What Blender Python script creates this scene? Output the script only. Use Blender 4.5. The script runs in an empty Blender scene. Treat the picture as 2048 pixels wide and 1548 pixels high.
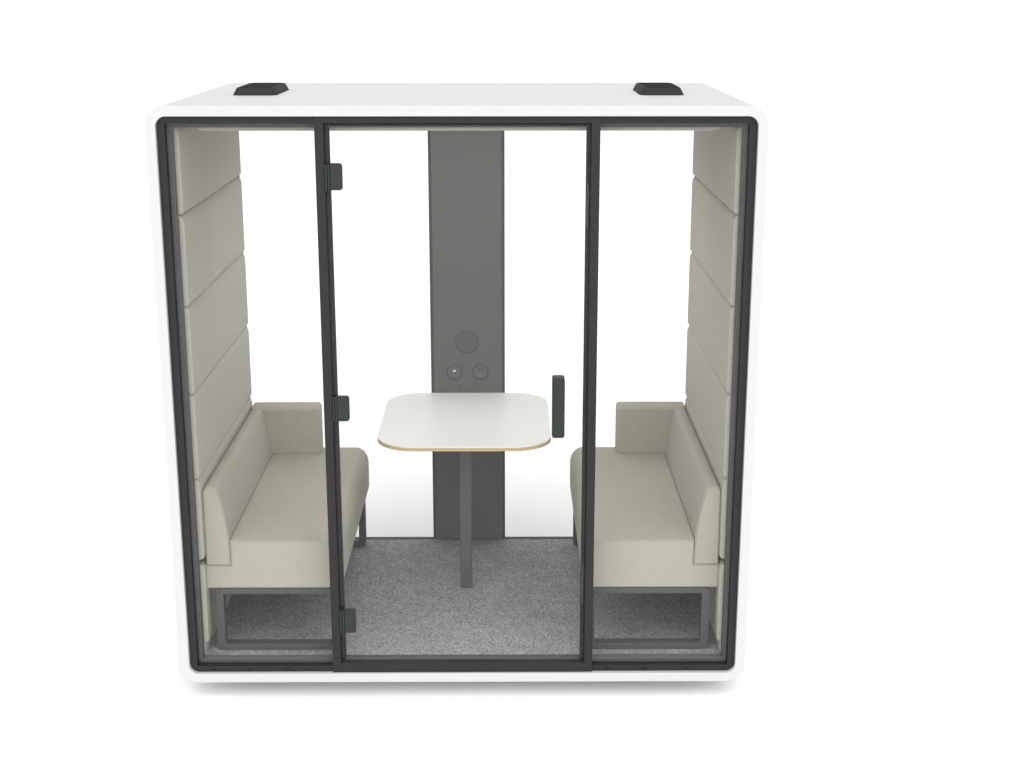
import bpy, bmesh, math
from mathutils import Vector, Matrix

S = bpy.context.scene
COL = S.collection
R = math.radians

# ------------------------------------------------------------------ helpers
def link(o, parent=None):
    COL.objects.link(o)
    if parent is not None:
        o.parent = parent
    return o

def finish(me, angle=35):
    for p in me.polygons:
        p.use_smooth = True
    try:
        me.set_sharp_from_angle(angle=R(angle))
    except Exception:
        pass

def obj(name, me, mat, parent=None, wn=True):
    o = bpy.data.objects.new(name, me)
    me.name = name
    if mat:
        me.materials.clear()
        me.materials.append(mat)
    link(o, parent)
    if wn:
        m = o.modifiers.new('normals', 'WEIGHTED_NORMAL')
        m.keep_sharp = True
    return o

def thing(name, label, cat, loc=(0, 0, 0), group=None):
    o = bpy.data.objects.new(name, None)
    o.empty_display_size = .1
    link(o)
    o.location = loc
    o['label'] = label
    o['category'] = cat
    if group:
        o['group'] = group
    return o

def box_bm(bm, x0, x1, y0, y1, z0, z1, bev=0.0, seg=3):
    r = bmesh.ops.create_cube(bm, size=1.0)
    vs = r['verts']
    for v in vs:
        v.co = Vector(((x0 + x1) / 2 + v.co.x * (x1 - x0), (y0 + y1) / 2 + v.co.y * (y1 - y0),
                       (z0 + z1) / 2 + v.co.z * (z1 - z0)))
    if bev > 0:
        es = list({e for v in vs for e in v.link_edges})
        bmesh.ops.bevel(bm, geom=es, offset=bev, segments=seg, profile=.5, affect='EDGES')

def boxes(name, lst, mat, parent, bev=0.002, seg=2):
    bm = bmesh.new()
    for b in lst:
        box_bm(bm, *b[:6], bev=b[6] if len(b) > 6 else bev, seg=seg)
    me = bpy.data.meshes.new(name)
    bm.to_mesh(me); bm.free()
    finish(me)
    return obj(name, me, mat, parent)

def rrect(x0, x1, z0, z1, r=0.0, n=10, radii=None):
    """closed outline, counter clockwise; radii = (bl, br, tr, tl)"""
    rad = radii or (r, r, r, r)
    pts = []
    cs = [(x0, z0, 1, 1, 180), (x1, z0, -1, 1, 270), (x1, z1, -1, -1, 0), (x0, z1, 1, -1, 90)]
    for (cx, cz, sx, sz, a0), q in zip(cs, rad):
        if q <= 1e-6:
            pts.append((cx, cz)); continue
        for k in range(n + 1):
            a = R(a0 + 90 * k / n)
            pts.append((cx + sx * q + q * math.cos(a), cz + sz * q + q * math.sin(a)))
    return pts

def circle(cx, cz, r, n=48):
    return [(cx + r * math.cos(2 * math.pi * k / n), cz + r * math.sin(2 * math.pi * k / n)) for k in range(n)]

def extrude(name, loops, d0, d1, mat, parent=None, bev=0.0, axis='Y', res=2, angle=35):
    """2D outlines (outer + holes) in XZ extruded along Y, or in XY extruded along Z"""
    cu = bpy.data.curves.new('outline', 'CURVE')
    cu.dimensions = '2D'
    cu.fill_mode = 'BOTH'
    for L in loops:
        sp = cu.splines.new('POLY')
        sp.points.add(len(L) - 1)
        for p, (a, b) in zip(sp.points, L):
            p.co = (a, b, 0, 1)
        sp.use_cyclic_u = True
    cu.extrude = (d1 - d0) / 2 - bev
    cu.bevel_depth = bev
    cu.bevel_resolution = res
    cu.offset = -bev
    tmp = bpy.data.objects.new('outline', cu)
    COL.objects.link(tmp)
    dg = bpy.context.evaluated_depsgraph_get()
    me = bpy.data.meshes.new_from_object(tmp.evaluated_get(dg))
    bpy.data.objects.remove(tmp); bpy.data.curves.remove(cu)
    mid = (d0 + d1) / 2
    for v in me.vertices:
        x, y, z = v.co
        v.co = (x, mid - z, y) if axis == 'Y' else (x, y, mid + z)
    bm = bmesh.new(); bm.from_mesh(me)
    bmesh.ops.remove_doubles(bm, verts=bm.verts, dist=1e-5)
    bmesh.ops.recalc_face_normals(bm, faces=bm.faces)
    bm.to_mesh(me); bm.free()
    finish(me, angle)
    return obj(name, me, mat, parent)

def tube(name, pts, rad, mat, parent, cyclic=False, n=6):
    cu = bpy.data.curves.new('path', 'CURVE')
    cu.dimensions = '3D'
    sp = cu.splines.new('POLY')
    sp.points.add(len(pts) - 1)
    for p, c in zip(sp.points, pts):
        p.co = (*c, 1)
    sp.use_cyclic_u = cyclic
    cu.bevel_depth = rad
    cu.bevel_resolution = 2
    tmp = bpy.data.objects.new('path', cu)
    COL.objects.link(tmp)
    dg = bpy.context.evaluated_depsgraph_get()
    me = bpy.data.meshes.new_from_object(tmp.evaluated_get(dg))
    bpy.data.objects.remove(tmp); bpy.data.curves.remove(cu)
    finish(me, 60)
    return obj(name, me, mat, parent, wn=False)

# ------------------------------------------------------------------ materials
def mat(name, col, rough=.5, spec=.3, var=0.0, vscale=8.0, metallic=0.0):
    m = bpy.data.materials.new(name)
    m.use_nodes = True
    nt = m.node_tree
    b = nt.nodes['Principled BSDF']
    b.inputs['Base Color'].default_value = (*col, 1)
    b.inputs['Roughness'].default_value = rough
    b.inputs['Specular IOR Level'].default_value = spec
    b.inputs['Metallic'].default_value = metallic
    if var > 0:
        tc = nt.nodes.new('ShaderNodeTexCoord')
        nz = nt.nodes.new('ShaderNodeTexNoise'); nz.inputs['Scale'].default_value = vscale
        nz.inputs['Detail'].default_value = 5
        nt.links.new(tc.outputs['Object'], nz.inputs['Vector'])
        mx = nt.nodes.new('ShaderNodeMix'); mx.data_type = 'RGBA'
        mx.inputs[6].default_value = (*[c * (1 - var) for c in col], 1)
        mx.inputs[7].default_value = (*[min(1, c * (1 + var)) for c in col], 1)
        nt.links.new(nz.outputs['Fac'], mx.inputs[0])
        nt.links.new(mx.outputs[2], b.inputs['Base Color'])
        mr = nt.nodes.new('ShaderNodeMapRange')
        mr.inputs['To Min'].default_value = max(0, rough - .06)
        mr.inputs['To Max'].default_value = min(1, rough + .06)
        nt.links.new(nz.outputs['Fac'], mr.inputs['Value'])
        nt.links.new(mr.outputs[0], b.inputs['Roughness'])
    return m

def fabric(name, col):
    m = mat(name, col, rough=.92, spec=.12)
    nt = m.node_tree; b = nt.nodes['Principled BSDF']
    b.inputs['Sheen Weight'].default_value = .08
    tc = nt.nodes.new('ShaderNodeTexCoord')
    def noise(sc, vec, det=2):
        mp = nt.nodes.new('ShaderNodeMapping'); mp.inputs['Scale'].default_value = vec
        nt.links.new(tc.outputs['Object'], mp.inputs['Vector'])
        n = nt.nodes.new('ShaderNodeTexNoise'); n.inputs['Scale'].default_value = sc
        n.inputs['Detail'].default_value = det
        nt.links.new(mp.outputs[0], n.inputs['Vector'])
        return n.outputs['Fac']
    a = noise(230, (1, 1, .2))          # warp threads
    c = noise(230, (.2, .2, 1))        # weft threads
    d = noise(2.2, (1, 1, 1), 4)         # broad tone
    mul = nt.nodes.new('ShaderNodeMath'); mul.operation = 'ADD'
    nt.links.new(a, mul.inputs[0]); nt.links.new(c, mul.inputs[1])
    mr = nt.nodes.new('ShaderNodeMapRange')
    mr.inputs['From Min'].default_value = .65; mr.inputs['From Max'].default_value = 1.35
    mr.inputs['To Min'].default_value = .93; mr.inputs['To Max'].default_value = 1.07
    nt.links.new(mul.outputs[0], mr.inputs['Value'])
    mr2 = nt.nodes.new('ShaderNodeMapRange')
    mr2.inputs['From Min'].default_value = .3; mr2.inputs['From Max'].default_value = .7
    mr2.inputs['To Min'].default_value = .99; mr2.inputs['To Max'].default_value = 1.01
    nt.links.new(d, mr2.inputs['Value'])
    m2 = nt.nodes.new('ShaderNodeMath'); m2.operation = 'MULTIPLY'
    nt.links.new(mr.outputs[0], m2.inputs[0]); nt.links.new(mr2.outputs[0], m2.inputs[1])
    vm = nt.nodes.new('ShaderNodeVectorMath'); vm.operation = 'SCALE'
    vm.inputs[0].default_value = col
    nt.links.new(m2.outputs[0], vm.inputs['Scale'])
    nt.links.new(vm.outputs[0], b.inputs['Base Color'])
    bp = nt.nodes.new('ShaderNodeBump'); bp.inputs['Strength'].default_value = .08
    bp.inputs['Distance'].default_value = .002
    nt.links.new(mul.outputs[0], bp.inputs['Height'])
    nt.links.new(bp.outputs[0], b.inputs['Normal'])
    return m

def carpet_mat(name):
    m = mat(name, (.3, .3, .3), rough=1.0, spec=.05)
    nt = m.node_tree; b = nt.nodes['Principled BSDF']
    tc = nt.nodes.new('ShaderNodeTexCoord')
    mp = nt.nodes.new('ShaderNodeMapping'); mp.inputs['Scale'].default_value = (1, .55, 1)
    nt.links.new(tc.outputs['Object'], mp.inputs['Vector'])
    n1 = nt.nodes.new('ShaderNodeTexNoise'); n1.inputs['Scale'].default_value = 170; n1.inputs['Detail'].default_value = 3
    n1.inputs['Roughness'].default_value = .75
    n2 = nt.nodes.new('ShaderNodeTexNoise'); n2.inputs['Scale'].default_value = 14; n2.inputs['Distortion'].default_value = 1.2; n2.inputs['Detail'].default_value = 6
    n2.inputs['Roughness'].default_value = .65
    nt.links.new(mp.outputs[0], n1.inputs['Vector']); nt.links.new(tc.outputs['Object'], n2.inputs['Vector'])
    r1 = nt.nodes.new('ShaderNodeValToRGB')
    e = r1.color_ramp.elements
    e[0].position = .30; e[0].color = (CARPET * .375, CARPET * .38, CARPET * .39, 1)
    e[1].position = .72; e[1].color = (CARPET * 1.93, CARPET * 1.95, CARPET * 2.0, 1)
    nt.links.new(n1.outputs['Fac'], r1.inputs['Fac'])
    r2 = nt.nodes.new('ShaderNodeMapRange')
    r2.inputs['From Min'].default_value = .3; r2.inputs['From Max'].default_value = .7
    r2.inputs['To Min'].default_value = .84; r2.inputs['To Max'].default_value = 1.15
    nt.links.new(n2.outputs['Fac'], r2.inputs['Value'])
    vm = nt.nodes.new('ShaderNodeVectorMath'); vm.operation = 'SCALE'
    nt.links.new(r1.outputs['Color'], vm.inputs[0]); nt.links.new(r2.outputs[0], vm.inputs['Scale'])
    nt.links.new(vm.outputs[0], b.inputs['Base Color'])
    bp = nt.nodes.new('ShaderNodeBump'); bp.inputs['Strength'].default_value = .5
    bp.inputs['Distance'].default_value = .004
    nt.links.new(n1.outputs['Fac'], bp.inputs['Height'])
    nt.links.new(bp.outputs[0], b.inputs['Normal'])
    return m

def wood_mat(name, ca, cb):
    m = mat(name, ca, rough=.55)
    nt = m.node_tree; b = nt.nodes['Principled BSDF']
    tc = nt.nodes.new('ShaderNodeTexCoord')
    mp = nt.nodes.new('ShaderNodeMapping'); mp.inputs['Scale'].default_value = (3, 3, 260)
    nt.links.new(tc.outputs['Object'], mp.inputs['Vector'])
    n1 = nt.nodes.new('ShaderNodeTexNoise'); n1.inputs['Scale'].default_value = 2.5; n1.inputs['Detail'].default_value = 4
    nt.links.new(mp.outputs[0], n1.inputs['Vector'])
    mx = nt.nodes.new('ShaderNodeMix'); mx.data_type = 'RGBA'
    mx.inputs[6].default_value = (*ca, 1); mx.inputs[7].default_value = (*cb, 1)
    nt.links.new(n1.outputs['Fac'], mx.inputs[0])
    nt.links.new(mx.outputs[2], b.inputs['Base Color'])
    return m

def glass_mat(name):
    m = bpy.data.materials.new(name); m.use_nodes = True
    nt = m.node_tree; nt.nodes.clear()
    out = nt.nodes.new('ShaderNodeOutputMaterial')
    tr = nt.nodes.new('ShaderNodeBsdfTransparent'); tr.inputs['Color'].default_value = (.988, .990, .988, 1)
    gl = nt.nodes.new('ShaderNodeBsdfGlossy'); gl.inputs['Roughness'].default_value = .01
    mx = nt.nodes.new('ShaderNodeMixShader'); mx.inputs[0].default_value = .013
    nt.links.new(tr.outputs[0], mx.inputs[1]); nt.links.new(gl.outputs[0], mx.inputs[2])
    nt.links.new(mx.outputs[0], out.inputs['Surface'])
    return m

def perforated_mat(name, col):
    m = mat(name, col, rough=.95, spec=.04)
    nt = m.node_tree; b = nt.nodes['Principled BSDF']
    tc = nt.nodes.new('ShaderNodeTexCoord')
    mp = nt.nodes.new('ShaderNodeMapping'); mp.inputs['Scale'].default_value = (70, 22, 1)
    nt.links.new(tc.outputs['Object'], mp.inputs['Vector'])
    fr = nt.nodes.new('ShaderNodeVectorMath'); fr.operation = 'FRACTION'
    nt.links.new(mp.outputs[0], fr.inputs[0])
    sub = nt.nodes.new('ShaderNodeVectorMath'); sub.operation = 'SUBTRACT'; sub.inputs[1].default_value = (.5, .5, 0)
    nt.links.new(fr.outputs[0], sub.inputs[0])
    ml = nt.nodes.new('ShaderNodeVectorMath'); ml.operation = 'MULTIPLY'; ml.inputs[1].default_value = (1, 1, 0)
    nt.links.new(sub.outputs[0], ml.inputs[0])
    ln = nt.nodes.new('ShaderNodeVectorMath'); ln.operation = 'LENGTH'
    nt.links.new(ml.outputs[0], ln.inputs[0])
    lt = nt.nodes.new('ShaderNodeMath'); lt.operation = 'LESS_THAN'; lt.inputs[1].default_value = .36
    nt.links.new(ln.outputs['Value'], lt.inputs[0])
    mx = nt.nodes.new('ShaderNodeMix'); mx.data_type = 'RGBA'
    mx.inputs[6].default_value = (*col, 1); mx.inputs[7].default_value = (.004, .004, .004, 1)
    nt.links.new(lt.outputs[0], mx.inputs[0])
    nt.links.new(mx.outputs[2], b.inputs['Base Color'])
    return m

CARPET = .262
M = dict(
    shell=mat('white painted shell', (.57, .57, .57), .55, .25, .01, 3),
    ground=mat('white studio floor', (.95, .95, .95), 1.0, 0.0),
    frame=mat('anthracite powder coat', (.029, .029, .029), .55, .13, .02, 6),
    bead=mat('grey glazing bead', (.080, .081, .083), .6, .15, .02, 6),
    stop=mat('black rubber stop', (.028, .028, .028), .8, .15),
    sill=mat('grey green sill metal', (.13, .14, .13), .5, .3, .04, 30),
    pillar=mat('grey green painted panel', (.108, .116, .108), .6, .25, .02, 6),
    mull=mat('dark grey mullion', (.085, .085, .085), .6, .25),
    disc=mat('grey speaker cloth', (.110, .107, .110), .9, .1, .08, 300),
    rim=mat('dark rim', (.03, .032, .03), .5, .4),
    socket=mat('grey green socket plastic', (.112, .118, .112), .45, .4),
    hole=mat('black hole', (.01, .01, .01), .8, .1),
    usb=mat('white plastic insert', (.8, .8, .8), .4, .4),
    fabric=fabric('beige wool upholstery', (.375, .355, .303)),
    wallfab=fabric('beige acoustic fabric', (.415, .395, .347)),
    pipe=mat('beige seam thread', (.30, .285, .24), .9, .1),
    lining=mat('dark wall lining', (.07, .07, .072), .8, .15),
    carpet=carpet_mat('grey loop carpet'),
    sled=mat('grey powder coated steel', (.080, .080, .081), .5, .18, .03, 30),
    hinge=mat('green grey hinge metal', (.030, .037, .033), .5, .15, .04, 40),
    catch=mat('light grey catch plate', (.06, .065, .062), .5, .2),
    top=mat('off white laminate', (.68, .685, .657), .45, .35, .008, 5),
    leg=mat('grey green table leg', (.088, .094, .088), .5, .35, .02, 20),
    wood=wood_mat('birch plywood edge', (.55, .42, .25), (.42, .30, .16)),
    vent=mat('black vent plastic', (.034, .034, .034), .7, .08, .03, 60),
    grille=perforated_mat('perforated vent top', (.034, .034, .034)),
    glass=glass_mat('clear glass'),
)

# ------------------------------------------------------------------ ground
bm = bmesh.new()
bmesh.ops.create_grid(bm, x_segments=8, y_segments=8, size=1500)
me = bpy.data.meshes.new('ground'); bm.to_mesh(me); bm.free()
g = obj('ground', me, M['ground'], wn=False)
g.location = (0, 0, -.070)
g['kind'] = 'structure'
g['label'] = 'seamless white studio floor under the meeting pod'

# ------------------------------------------------------------------ the pod
pod = thing('meeting_pod', 'white rounded glass-fronted meeting pod with anthracite frame, standing on the white floor', 'office pod')

extrude('outer_shell', [rrect(-1.116, 1.116, 0, 2.25, .072, 12), rrect(-1.079, 1.079, .0375, 2.2125, .037, 10)],
        0, 1.40, M['shell'], pod, bev=.002)

ring_in = rrect(-1.05, 1.05, .0635, 2.187)
ff = extrude('front_frame', [rrect(-1.0782, 1.0782, .0385, 2.2115, .036, 10), ring_in], .018, .05, M['frame'], pod, bev=.0012, angle=8)
extrude('glazing_bead', [rrect(-1.066, 1.066, .05, 2.20, .02), rrect(-1.033, 1.033, .0785, 2.169)],
        .051, .086, M['bead'], ff, bev=.002, angle=8)
for px in (-.985, -.848, -.692, .574, .722, .884):
    boxes('drain_slot', [(px - .010, px + .010, .0165, .019, .0475, .0505)], M['hole'], ff, bev=0)
for s in (-1, 1):
    a, b = sorted((s * .5145, s * 1.0485))
    boxes('side_window', [(a, b, .036, .042, .065, 2.185)], M['glass'], pod, bev=0)

df = extrude('door_frame', [rrect(-.5135, .5135, .0382, 2.2108), rrect(-.4815, .4815, .0775, 2.1872)], .010, .048,
             M['frame'], pod, bev=.0015, angle=8)
extrude('door_stop', [rrect(-.505, .505, .070, 2.20), rrect(-.4665, .4665, .0765, 2.1752)], .0495, .0855, M['stop'], df, bev=.0015, angle=8)
boxes('threshold', [(-.4655, .4655, .030, .0865, .062, .0772)], M['sill'], df)
for a, b in ((-1.032, -.5145), (.5145, 1.032)):
    boxes('sill_cap', [(a, b, .052, .0845, .070, .0797)], M['sill'], ff, bev=.001)
for z0, z1 in ((1.80, 1.965), (.315, .475)):
    boxes('catch_plate', [(.4685, .4765, .0465, .0488, z0, z1, .001)], M['catch'], df)

door = bpy.data.objects.new('door', None); link(door, pod)
boxes('glass_pane', [(-.477, .477, .024, .032, .085, 2.181)], M['glass'], door, bev=0)
for z0, z1 in ((1.948, 2.045), (1.0765, 1.1745), (.2095, .307)):
    h = extrude('hinge', [rrect(-.4605, -.417, z0, z1, radii=(0, .011, .011, 0), n=6)], .006, .0235, M['hinge'], door, bev=.0015)
    boxes('knuckle', [(-.4805, -.4715, .004, .022, z0 - .003, z1 - .003, .003),
                      (-.4705, -.4615, .004, .022, z0 - .003, z1 - .003, .003)], M['hinge'], door)

# handle: side profile in YZ, swept along X
def handle():
    prof = rrect(-.052, .012, 1.024, 1.2560, radii=(.014, .004, .004, .013), n=8)
    o = extrude('handle', [prof], .346, .3925, M['hinge'], door, bev=.008, res=4)
    for v in o.data.vertices:
        x, y, z = v.co
        v.co = (y, x, z)
    bm = bmesh.new(); bm.from_mesh(o.data)
    bmesh.ops.recalc_face_normals(bm, faces=bm.faces)
    bm.to_mesh(o.data); bm.free()
    finish(o.data, 40)
    boxes('handle_mount', [(.352, .3865, .0125, .0235, 1.04, 1.23, .003)], M['hinge'], door)
handle()

# rear
rf = extrude('rear_frame', [rrect(-1.0782, 1.0782, .0385, 2.2115, .036, 10), rrect(-1.05, 1.05, .0812, 2.187)], 1.370, 1.385, M['frame'], pod, bev=.0012, angle=8)
extrude('glazing_bead', [rrect(-1.07, 1.07, .05, 2.20), rrect(-1.0335, 1.0335, .0812, 2.169)], 1.3605, 1.3690, M['mull'], rf, bev=.0012, angle=8)
for x0, x1 in ((-1.0485, -.1785), (.1715, 1.0485)):
    boxes('rear_window', [(x0, x1, 1.3735, 1.3795, .083, 2.185)], M['glass'], pod, bev=0)
boxes('rear_mullion', [(-.1775, .1702, 1.3660, 1.3725, .0820, 2.186)], M['mull'], pod, bev=.002)
pp = extrude('power_panel', [rrect(-.1650, .1588, .0787, 2.17, radii=(.011, .011, 0, 0), n=5)], 1.3500, 1.3655, M['pillar'], pod, bev=.006, res=3)
FY = 1.3500
extrude('speaker_rim', [circle(-.0069, 1.0640, .0548), circle(-.0069, 1.0640, .0523)], FY - .0012, FY + .004, M['rim'], pp)
extrude('speaker_cover', [circle(-.0069, 1.0640, .0522)], FY - .0010, FY + .004, M['disc'], pp)
for k, cx in enumerate((-.0668, .0554)):
    cz = .9195
    extrude('socket_ring', [circle(cx, cz, .0430), circle(cx, cz, .0366)], FY - .0045, FY + .004, M['socket'], pp, bev=.0012)
    extrude('socket_rim', [circle(cx, cz, .0364), circle(cx, cz, .0330)], FY - .0008, FY + .003, M['rim'], pp)
    so = extrude('socket', [circle(cx, cz, .0328), circle(cx, cz, .0250)], FY - .0014, FY + .003, M['socket'], pp, bev=.0008)
    extrude('socket_face', [circle(cx, cz, .0232)], FY - (.0018 if k == 0 else .0004), FY + .003, M['socket'], pp, bev=.0006)
    if k == 0:
        boxes('charging_port', [(cx - .0065, cx + .0065, FY - .0032, FY, cz + .0030, cz + .0090)], M['usb'], pp, bev=.0004)
    else:
        for dx, dz in ((-.0085, .006), (.0085, .006), (-.006, .0135), (.0075, .0135)):
            extrude('pin_hole', [circle(cx + dx, cz + dz, 0.0030, 16)], FY - .0012, FY, M['hole'], pp)
for cx in (-.0369, .0267):
    extrude('button', [circle(cx, .8477, .0095, 24)], FY - .0018, FY + .003, M['socket'], pp, bev=.001)
    extrude('button_icon', [circle(cx, .8474, .0062, 3)], FY - .0024, FY, M['rim'], pp)

# lining, cushions, ceiling, carpet
for s in (-1, 1):
    a, b = sorted((s * 1.0475, s * 1.0775))
    boxes('wall_lining', [(a, b, .0865, 1.3600, .0785, 2.2)], M['lining'], pod, bev=0)
    seams = [2.172, 1.843, 1.496, 1.1525, .811, .470, .121]
    for i in range(6):
        z1, z0 = seams[i], seams[i + 1]
        lo = z0 + (.006 if i == 4 else .0006)
        hi = z1 - (.014 if i == 5 else .0006)
        prof = [(1.0475, lo), (1.0430, lo)]
        for k in range(9):                      # tight roll at the lower edge
            t = R(90 * k / 8)
            prof.append((1.018 + .0190 * (1 - math.sin(t)), lo + .014 * (1 - math.cos(t))))
        for k in range(11):                     # long soft roll at the upper edge
            t = R(90 * k / 10)
            prof.append((1.018 + .0190 * (1 - math.cos(t)), hi - .034 * (1 - math.sin(t))))
        prof += [(1.0430, hi), (1.0475, hi)]
        extrude('wall_cushion', [[(s * x, z) for x, z in prof]], .100, 1.332, M['wallfab'], pod, bev=.011, res=4, angle=60)
    a, b = sorted((s * 1.031, s * 1.047))
    boxes('skirting', [(a, b, .090, 1.350, .0795, .128, .004)], M['wallfab'], pod)
extrude('ceiling_panel', [rrect(-.965, .965, 2.1515, 2.198, radii=(.034, .034, .004, .004), n=8)], .112, 1.32, M['wallfab'], pod, bev=.004)
boxes('floor_base', [(-1.0465, 1.0465, .0875, 1.3585, .040, .0745)], M['lining'], pod, bev=0)
boxes('carpet', [(-1.0465, 1.0465, .0870, 1.3600, .0748, .0782)], M['carpet'], pod, bev=.001)

# roof vents
def vent(x0, x1):
    y0, y1, t, zt = .540, .925, .014, 2.2785
    bm = bmesh.new()
    lo = rrect(x0, x1, y0, y1, .032, 6); hi = rrect(x0 + t, x1 - t, y0 + t, y1 - t, .026, 6)
    ed = .003
    hi2 = rrect(x0 + t + ed, x1 - t - ed, y0 + t + ed, y1 - t - ed, .024, 6)
    A = [bm.verts.new((x, y, 2.2485)) for x, y in lo]
    B = [bm.verts.new((x, y, zt - .003)) for x, y in hi]
    D = [bm.verts.new((x, y, zt)) for x, y in hi2]
    n = len(A)
    for P, Q in ((A, B), (B, D)):
        for k in range(n):
            bm.faces.new((P[k], P[(k + 1) % n], Q[(k + 1) % n], Q[k]))
    bm.faces.new(D); bm.faces.new(list(reversed(A)))
    me = bpy.data.meshes.new('roof_vent'); bm.to_mesh(me); bm.free(); finish(me, 30)
    v = obj('roof_vent', me, M['vent'], pod)
    extrude('vent_grille', [rrect(x0 + t + .010, x1 - t - .010, y0 + t + .010, y1 - t - .010, .018, 5)], zt - .002, zt + .0008, M['grille'], v, axis='Z')
vent(-.9005, -.7235)
vent(.7015, .8785)

for x in (-.90, .90):
    for y in (.22, 1.2):
        extrude('levelling_foot', [[(x + px, y + py) for px, py in circle(0, 0, .03, 24)]], -.070, .002, M['stop'], pod, axis='Z')

# ------------------------------------------------------------------ table
tb = thing('meeting_table', 'off-white rounded table with plywood edge on one grey leg, between the two beige benches', 'table', (-.003, .93, .0782))
OX, OY, OZ = .003, -.93, -.0782
def local(o, dx=OX, dy=OY, dz=OZ):
    for v in o.data.vertices:
        v.co += Vector((dx, dy, dz))
def sup(x0, x1, y0, y1, n=160, p=4.6):
    pts = []
    for k in range(n):
        t = 2 * math.pi * k / n
        c, s = math.cos(t), math.sin(t)
        q = (abs(c) ** p + abs(s) ** p) ** (-1 / p)
        pts.append(((x0 + x1) / 2 + (x1 - x0) / 2 * c * q, (y0 + y1) / 2 + (y1 - y0) / 2 * s * q))
    return pts
tt = extrude('tabletop', [rrect(-.373, .367, .503, 1.3492, .165, 20)], .8125, .8190, M['top'], tb, axis='Z', bev=.001); local(tt)
te = extrude('table_edge', [rrect(-.3728, .3668, .5032, 1.3490, .165, 20)], .7985, .8123, M['wood'], tb, axis='Z', bev=.0008); local(te)
tl = boxes('leg', [(-.0285, .0225, .757, .800, .0785, .797, .004)], M['leg'], tb, seg=3); local(tl)
tp = boxes('mounting_plate', [(-.10, .094, .68, 1.10, .7905, .798)], M['leg'], tb); local(tp)
tr = boxes('wall_bracket', [(-.12, .114, 1.300, 1.3492, .765, .797)], M['leg'], tb); local(tr)

# ------------------------------------------------------------------ benches
SY0, SY1 = .130, 1.358
def make_bench():
    t = thing('bench_sofa', 'beige upholstered bench on grey sled legs, left of the table near the door hinges', 'bench',
              (-.75, .72, .0782), group='facing benches inside the pod')
    d = (.75, -.72, -.0782)
    seat = [(-1.0215, .347), (-.489, .347), (-.482, .354)]
    # rounded front top edge of the seat
    for k in range(0, 11):
        a = R(-6 + 96 * k / 10)
        seat.append((-.481 - .058 + .058 * math.cos(a) - .0, 0.548 - .075 + .075 * math.sin(a)))
    seat += [(-.9185, .548), (-.9185, .4430), (-1.0215, .4430)]
    s = extrude('seat', [seat], SY0, SY1, M['fabric'], t, bev=.005, res=3, angle=40); local(s, *d)
    back = [(-1.0175, .4436), (-.9192, .4436), (-.9195, .50), (-.9222, .555), (-.9275, .605), (-.9355, .655), (-.9450, .700),
            (-.9525, .732), (-.9580, .750), (-.9640, .7625), (-.9720, .7700), (-.982, .7725), (-.9985, .7715), (-1.0090, .7660),
            (-1.0155, .7560), (-1.0175, .742)]
    b = extrude('backrest', [back], SY0 + .002, SY1 - .02, M['fabric'], t, bev=.006, res=3, angle=50); local(b, *d)
    arm = boxes('armrest', [(-1.0165, -.694, SY1 - .1085, SY1 - .0005, .540, .7755, .016)], M['fabric'], t, seg=5); local(arm, *d)
    # seam threads on the end caps
    def inset(poly, q):
        n = len(poly); out = []
        cx = sum(p[0] for p in poly) / n; cz = sum(p[1] for p in poly) / n
        for i in range(n):
            p0, p1, p2 = Vector(poly[i - 1]), Vector(poly[i]), Vector(poly[(i + 1) % n])
            e1 = (p1 - p0).normalized(); e2 = (p2 - p1).normalized()
            n1 = Vector((-e1.y, e1.x)); n2 = Vector((-e2.y, e2.x))
            m = (n1 + n2)
            m = m / max(.35, m.length_squared / 2) / 1.0 if m.length > 1e-4 else n1
            out.append(p1 + m * q * .5 * 1.0)
        return out
    pb = tube('seam', [(x, SY0 + .0022, z) for x, z in inset(back, .010)], .0011, M['pipe'], b, True); local(pb, *d)
    ps = tube('seam', [(x, SY0 + .0002, z) for x, z in inset(seat, .010)], .0011, M['pipe'], s, True); local(ps, *d)
    for y0 in (.1285, SY1 - .095):
        sl = extrude('sled_leg', [rrect(-.988, -.4965, .0783, .3462, .022, 6), rrect(-.956, -.5285, .1065, .3215, .003, 3)],
                     y0, y0 + .045, M['sled'], t, bev=.002); local(sl, *d)
    return t
bench = make_bench()
def dup(root):
    r = root.copy(); COL.objects.link(r)
    for ch in list(root.children):
        c = ch.copy(); COL.objects.link(c); c.parent = r
        for gch in list(ch.children):
            k = gch.copy(); COL.objects.link(k); k.parent = c
    return r
b2 = dup(bench)
b2.location.x = .75
b2.scale.x = -1
b2['label'] = 'beige upholstered bench on grey sled legs, right of the table beyond the door handle'

# ------------------------------------------------------------------ camera
cam = bpy.data.cameras.new('camera')
co = bpy.data.objects.new('camera', cam); COL.objects.link(co)
cam.sensor_width = 36
cam.lens = 2900 / 2048 * 36
cam.clip_start = .1; cam.clip_end = 5000
co.location = (.1658, -5.2465, 2.6341)
co.rotation_euler = (R(90 - 15.1648), 0, R(-.32799))
S.camera = co

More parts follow.
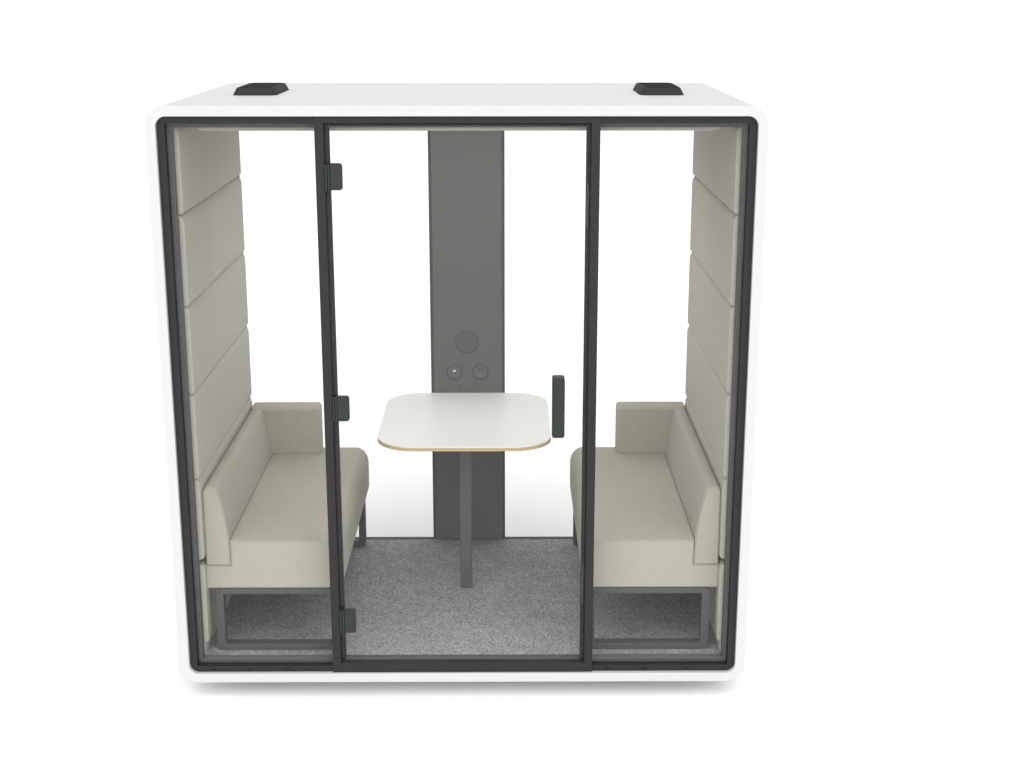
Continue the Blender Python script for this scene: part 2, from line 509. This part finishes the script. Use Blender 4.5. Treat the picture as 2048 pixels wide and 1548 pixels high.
# ------------------------------------------------------------------ studio light
DOME, FRONT, BACK, LAMP = .21, 2.38, 1.0, 6.0
w = bpy.data.worlds.new('World'); S.world = w; w.use_nodes = True
nt = w.node_tree; nt.nodes.clear()
out = nt.nodes.new('ShaderNodeOutputWorld'); bg = nt.nodes.new('ShaderNodeBackground')
nt.links.new(bg.outputs[0], out.inputs[0])
tc = nt.nodes.new('ShaderNodeTexCoord')
def lobe(vec, inner, outer, gain):
    v = Vector(vec).normalized()
    dp = nt.nodes.new('ShaderNodeVectorMath'); dp.operation = 'DOT_PRODUCT'
    dp.inputs[1].default_value = v
    nt.links.new(tc.outputs['Generated'], dp.inputs[0])
    mr = nt.nodes.new('ShaderNodeMapRange'); mr.interpolation_type = 'SMOOTHSTEP'
    mr.inputs['From Min'].default_value = math.cos(R(outer)); mr.inputs['From Max'].default_value = math.cos(R(inner))
    mr.inputs['To Min'].default_value = 0; mr.inputs['To Max'].default_value = gain
    nt.links.new(dp.outputs['Value'], mr.inputs['Value'])
    return mr.outputs[0]
def add(a, b):
    n = nt.nodes.new('ShaderNodeMath'); n.operation = 'ADD'
    for k, q in enumerate((a, b)):
        if isinstance(q, float): n.inputs[k].default_value = q
        else: nt.links.new(q, n.inputs[k])
    return n.outputs[0]
el = R(36)
front = lobe((.06, -math.cos(el), math.sin(el)), 10, 72, FRONT)
back = lobe((.0, math.cos(el), math.sin(el)), 10, 72, BACK)
nt.links.new(add(add(front, back), DOME), bg.inputs['Strength'])
bg.inputs['Color'].default_value = (1, 1, 1, 1)
w.cycles.sampling_method = 'MANUAL'; w.cycles.sample_map_resolution = 2048

lp = bpy.data.lights.new('interior_fill', 'AREA')  # added fill light, not a pod fitting; evens out the interior under the roof
lp.shape = 'RECTANGLE'; lp.size = 1.25; lp.size_y = .8; lp.energy = LAMP; lp.spread = R(145)
lo = bpy.data.objects.new('interior_fill', lp); COL.objects.link(lo)
lo.location = (0, .92, 2.146)

S.view_settings.view_transform = 'Standard'
S.view_settings.look = 'None'
S.view_settings.exposure = 0
S.view_settings.gamma = 1
S.render.engine = 'CYCLES'
S.cycles.transparent_max_bounces = 24
S.cycles.max_bounces = 10
S.cycles.diffuse_bounces = 6
S.cycles.use_denoising = True
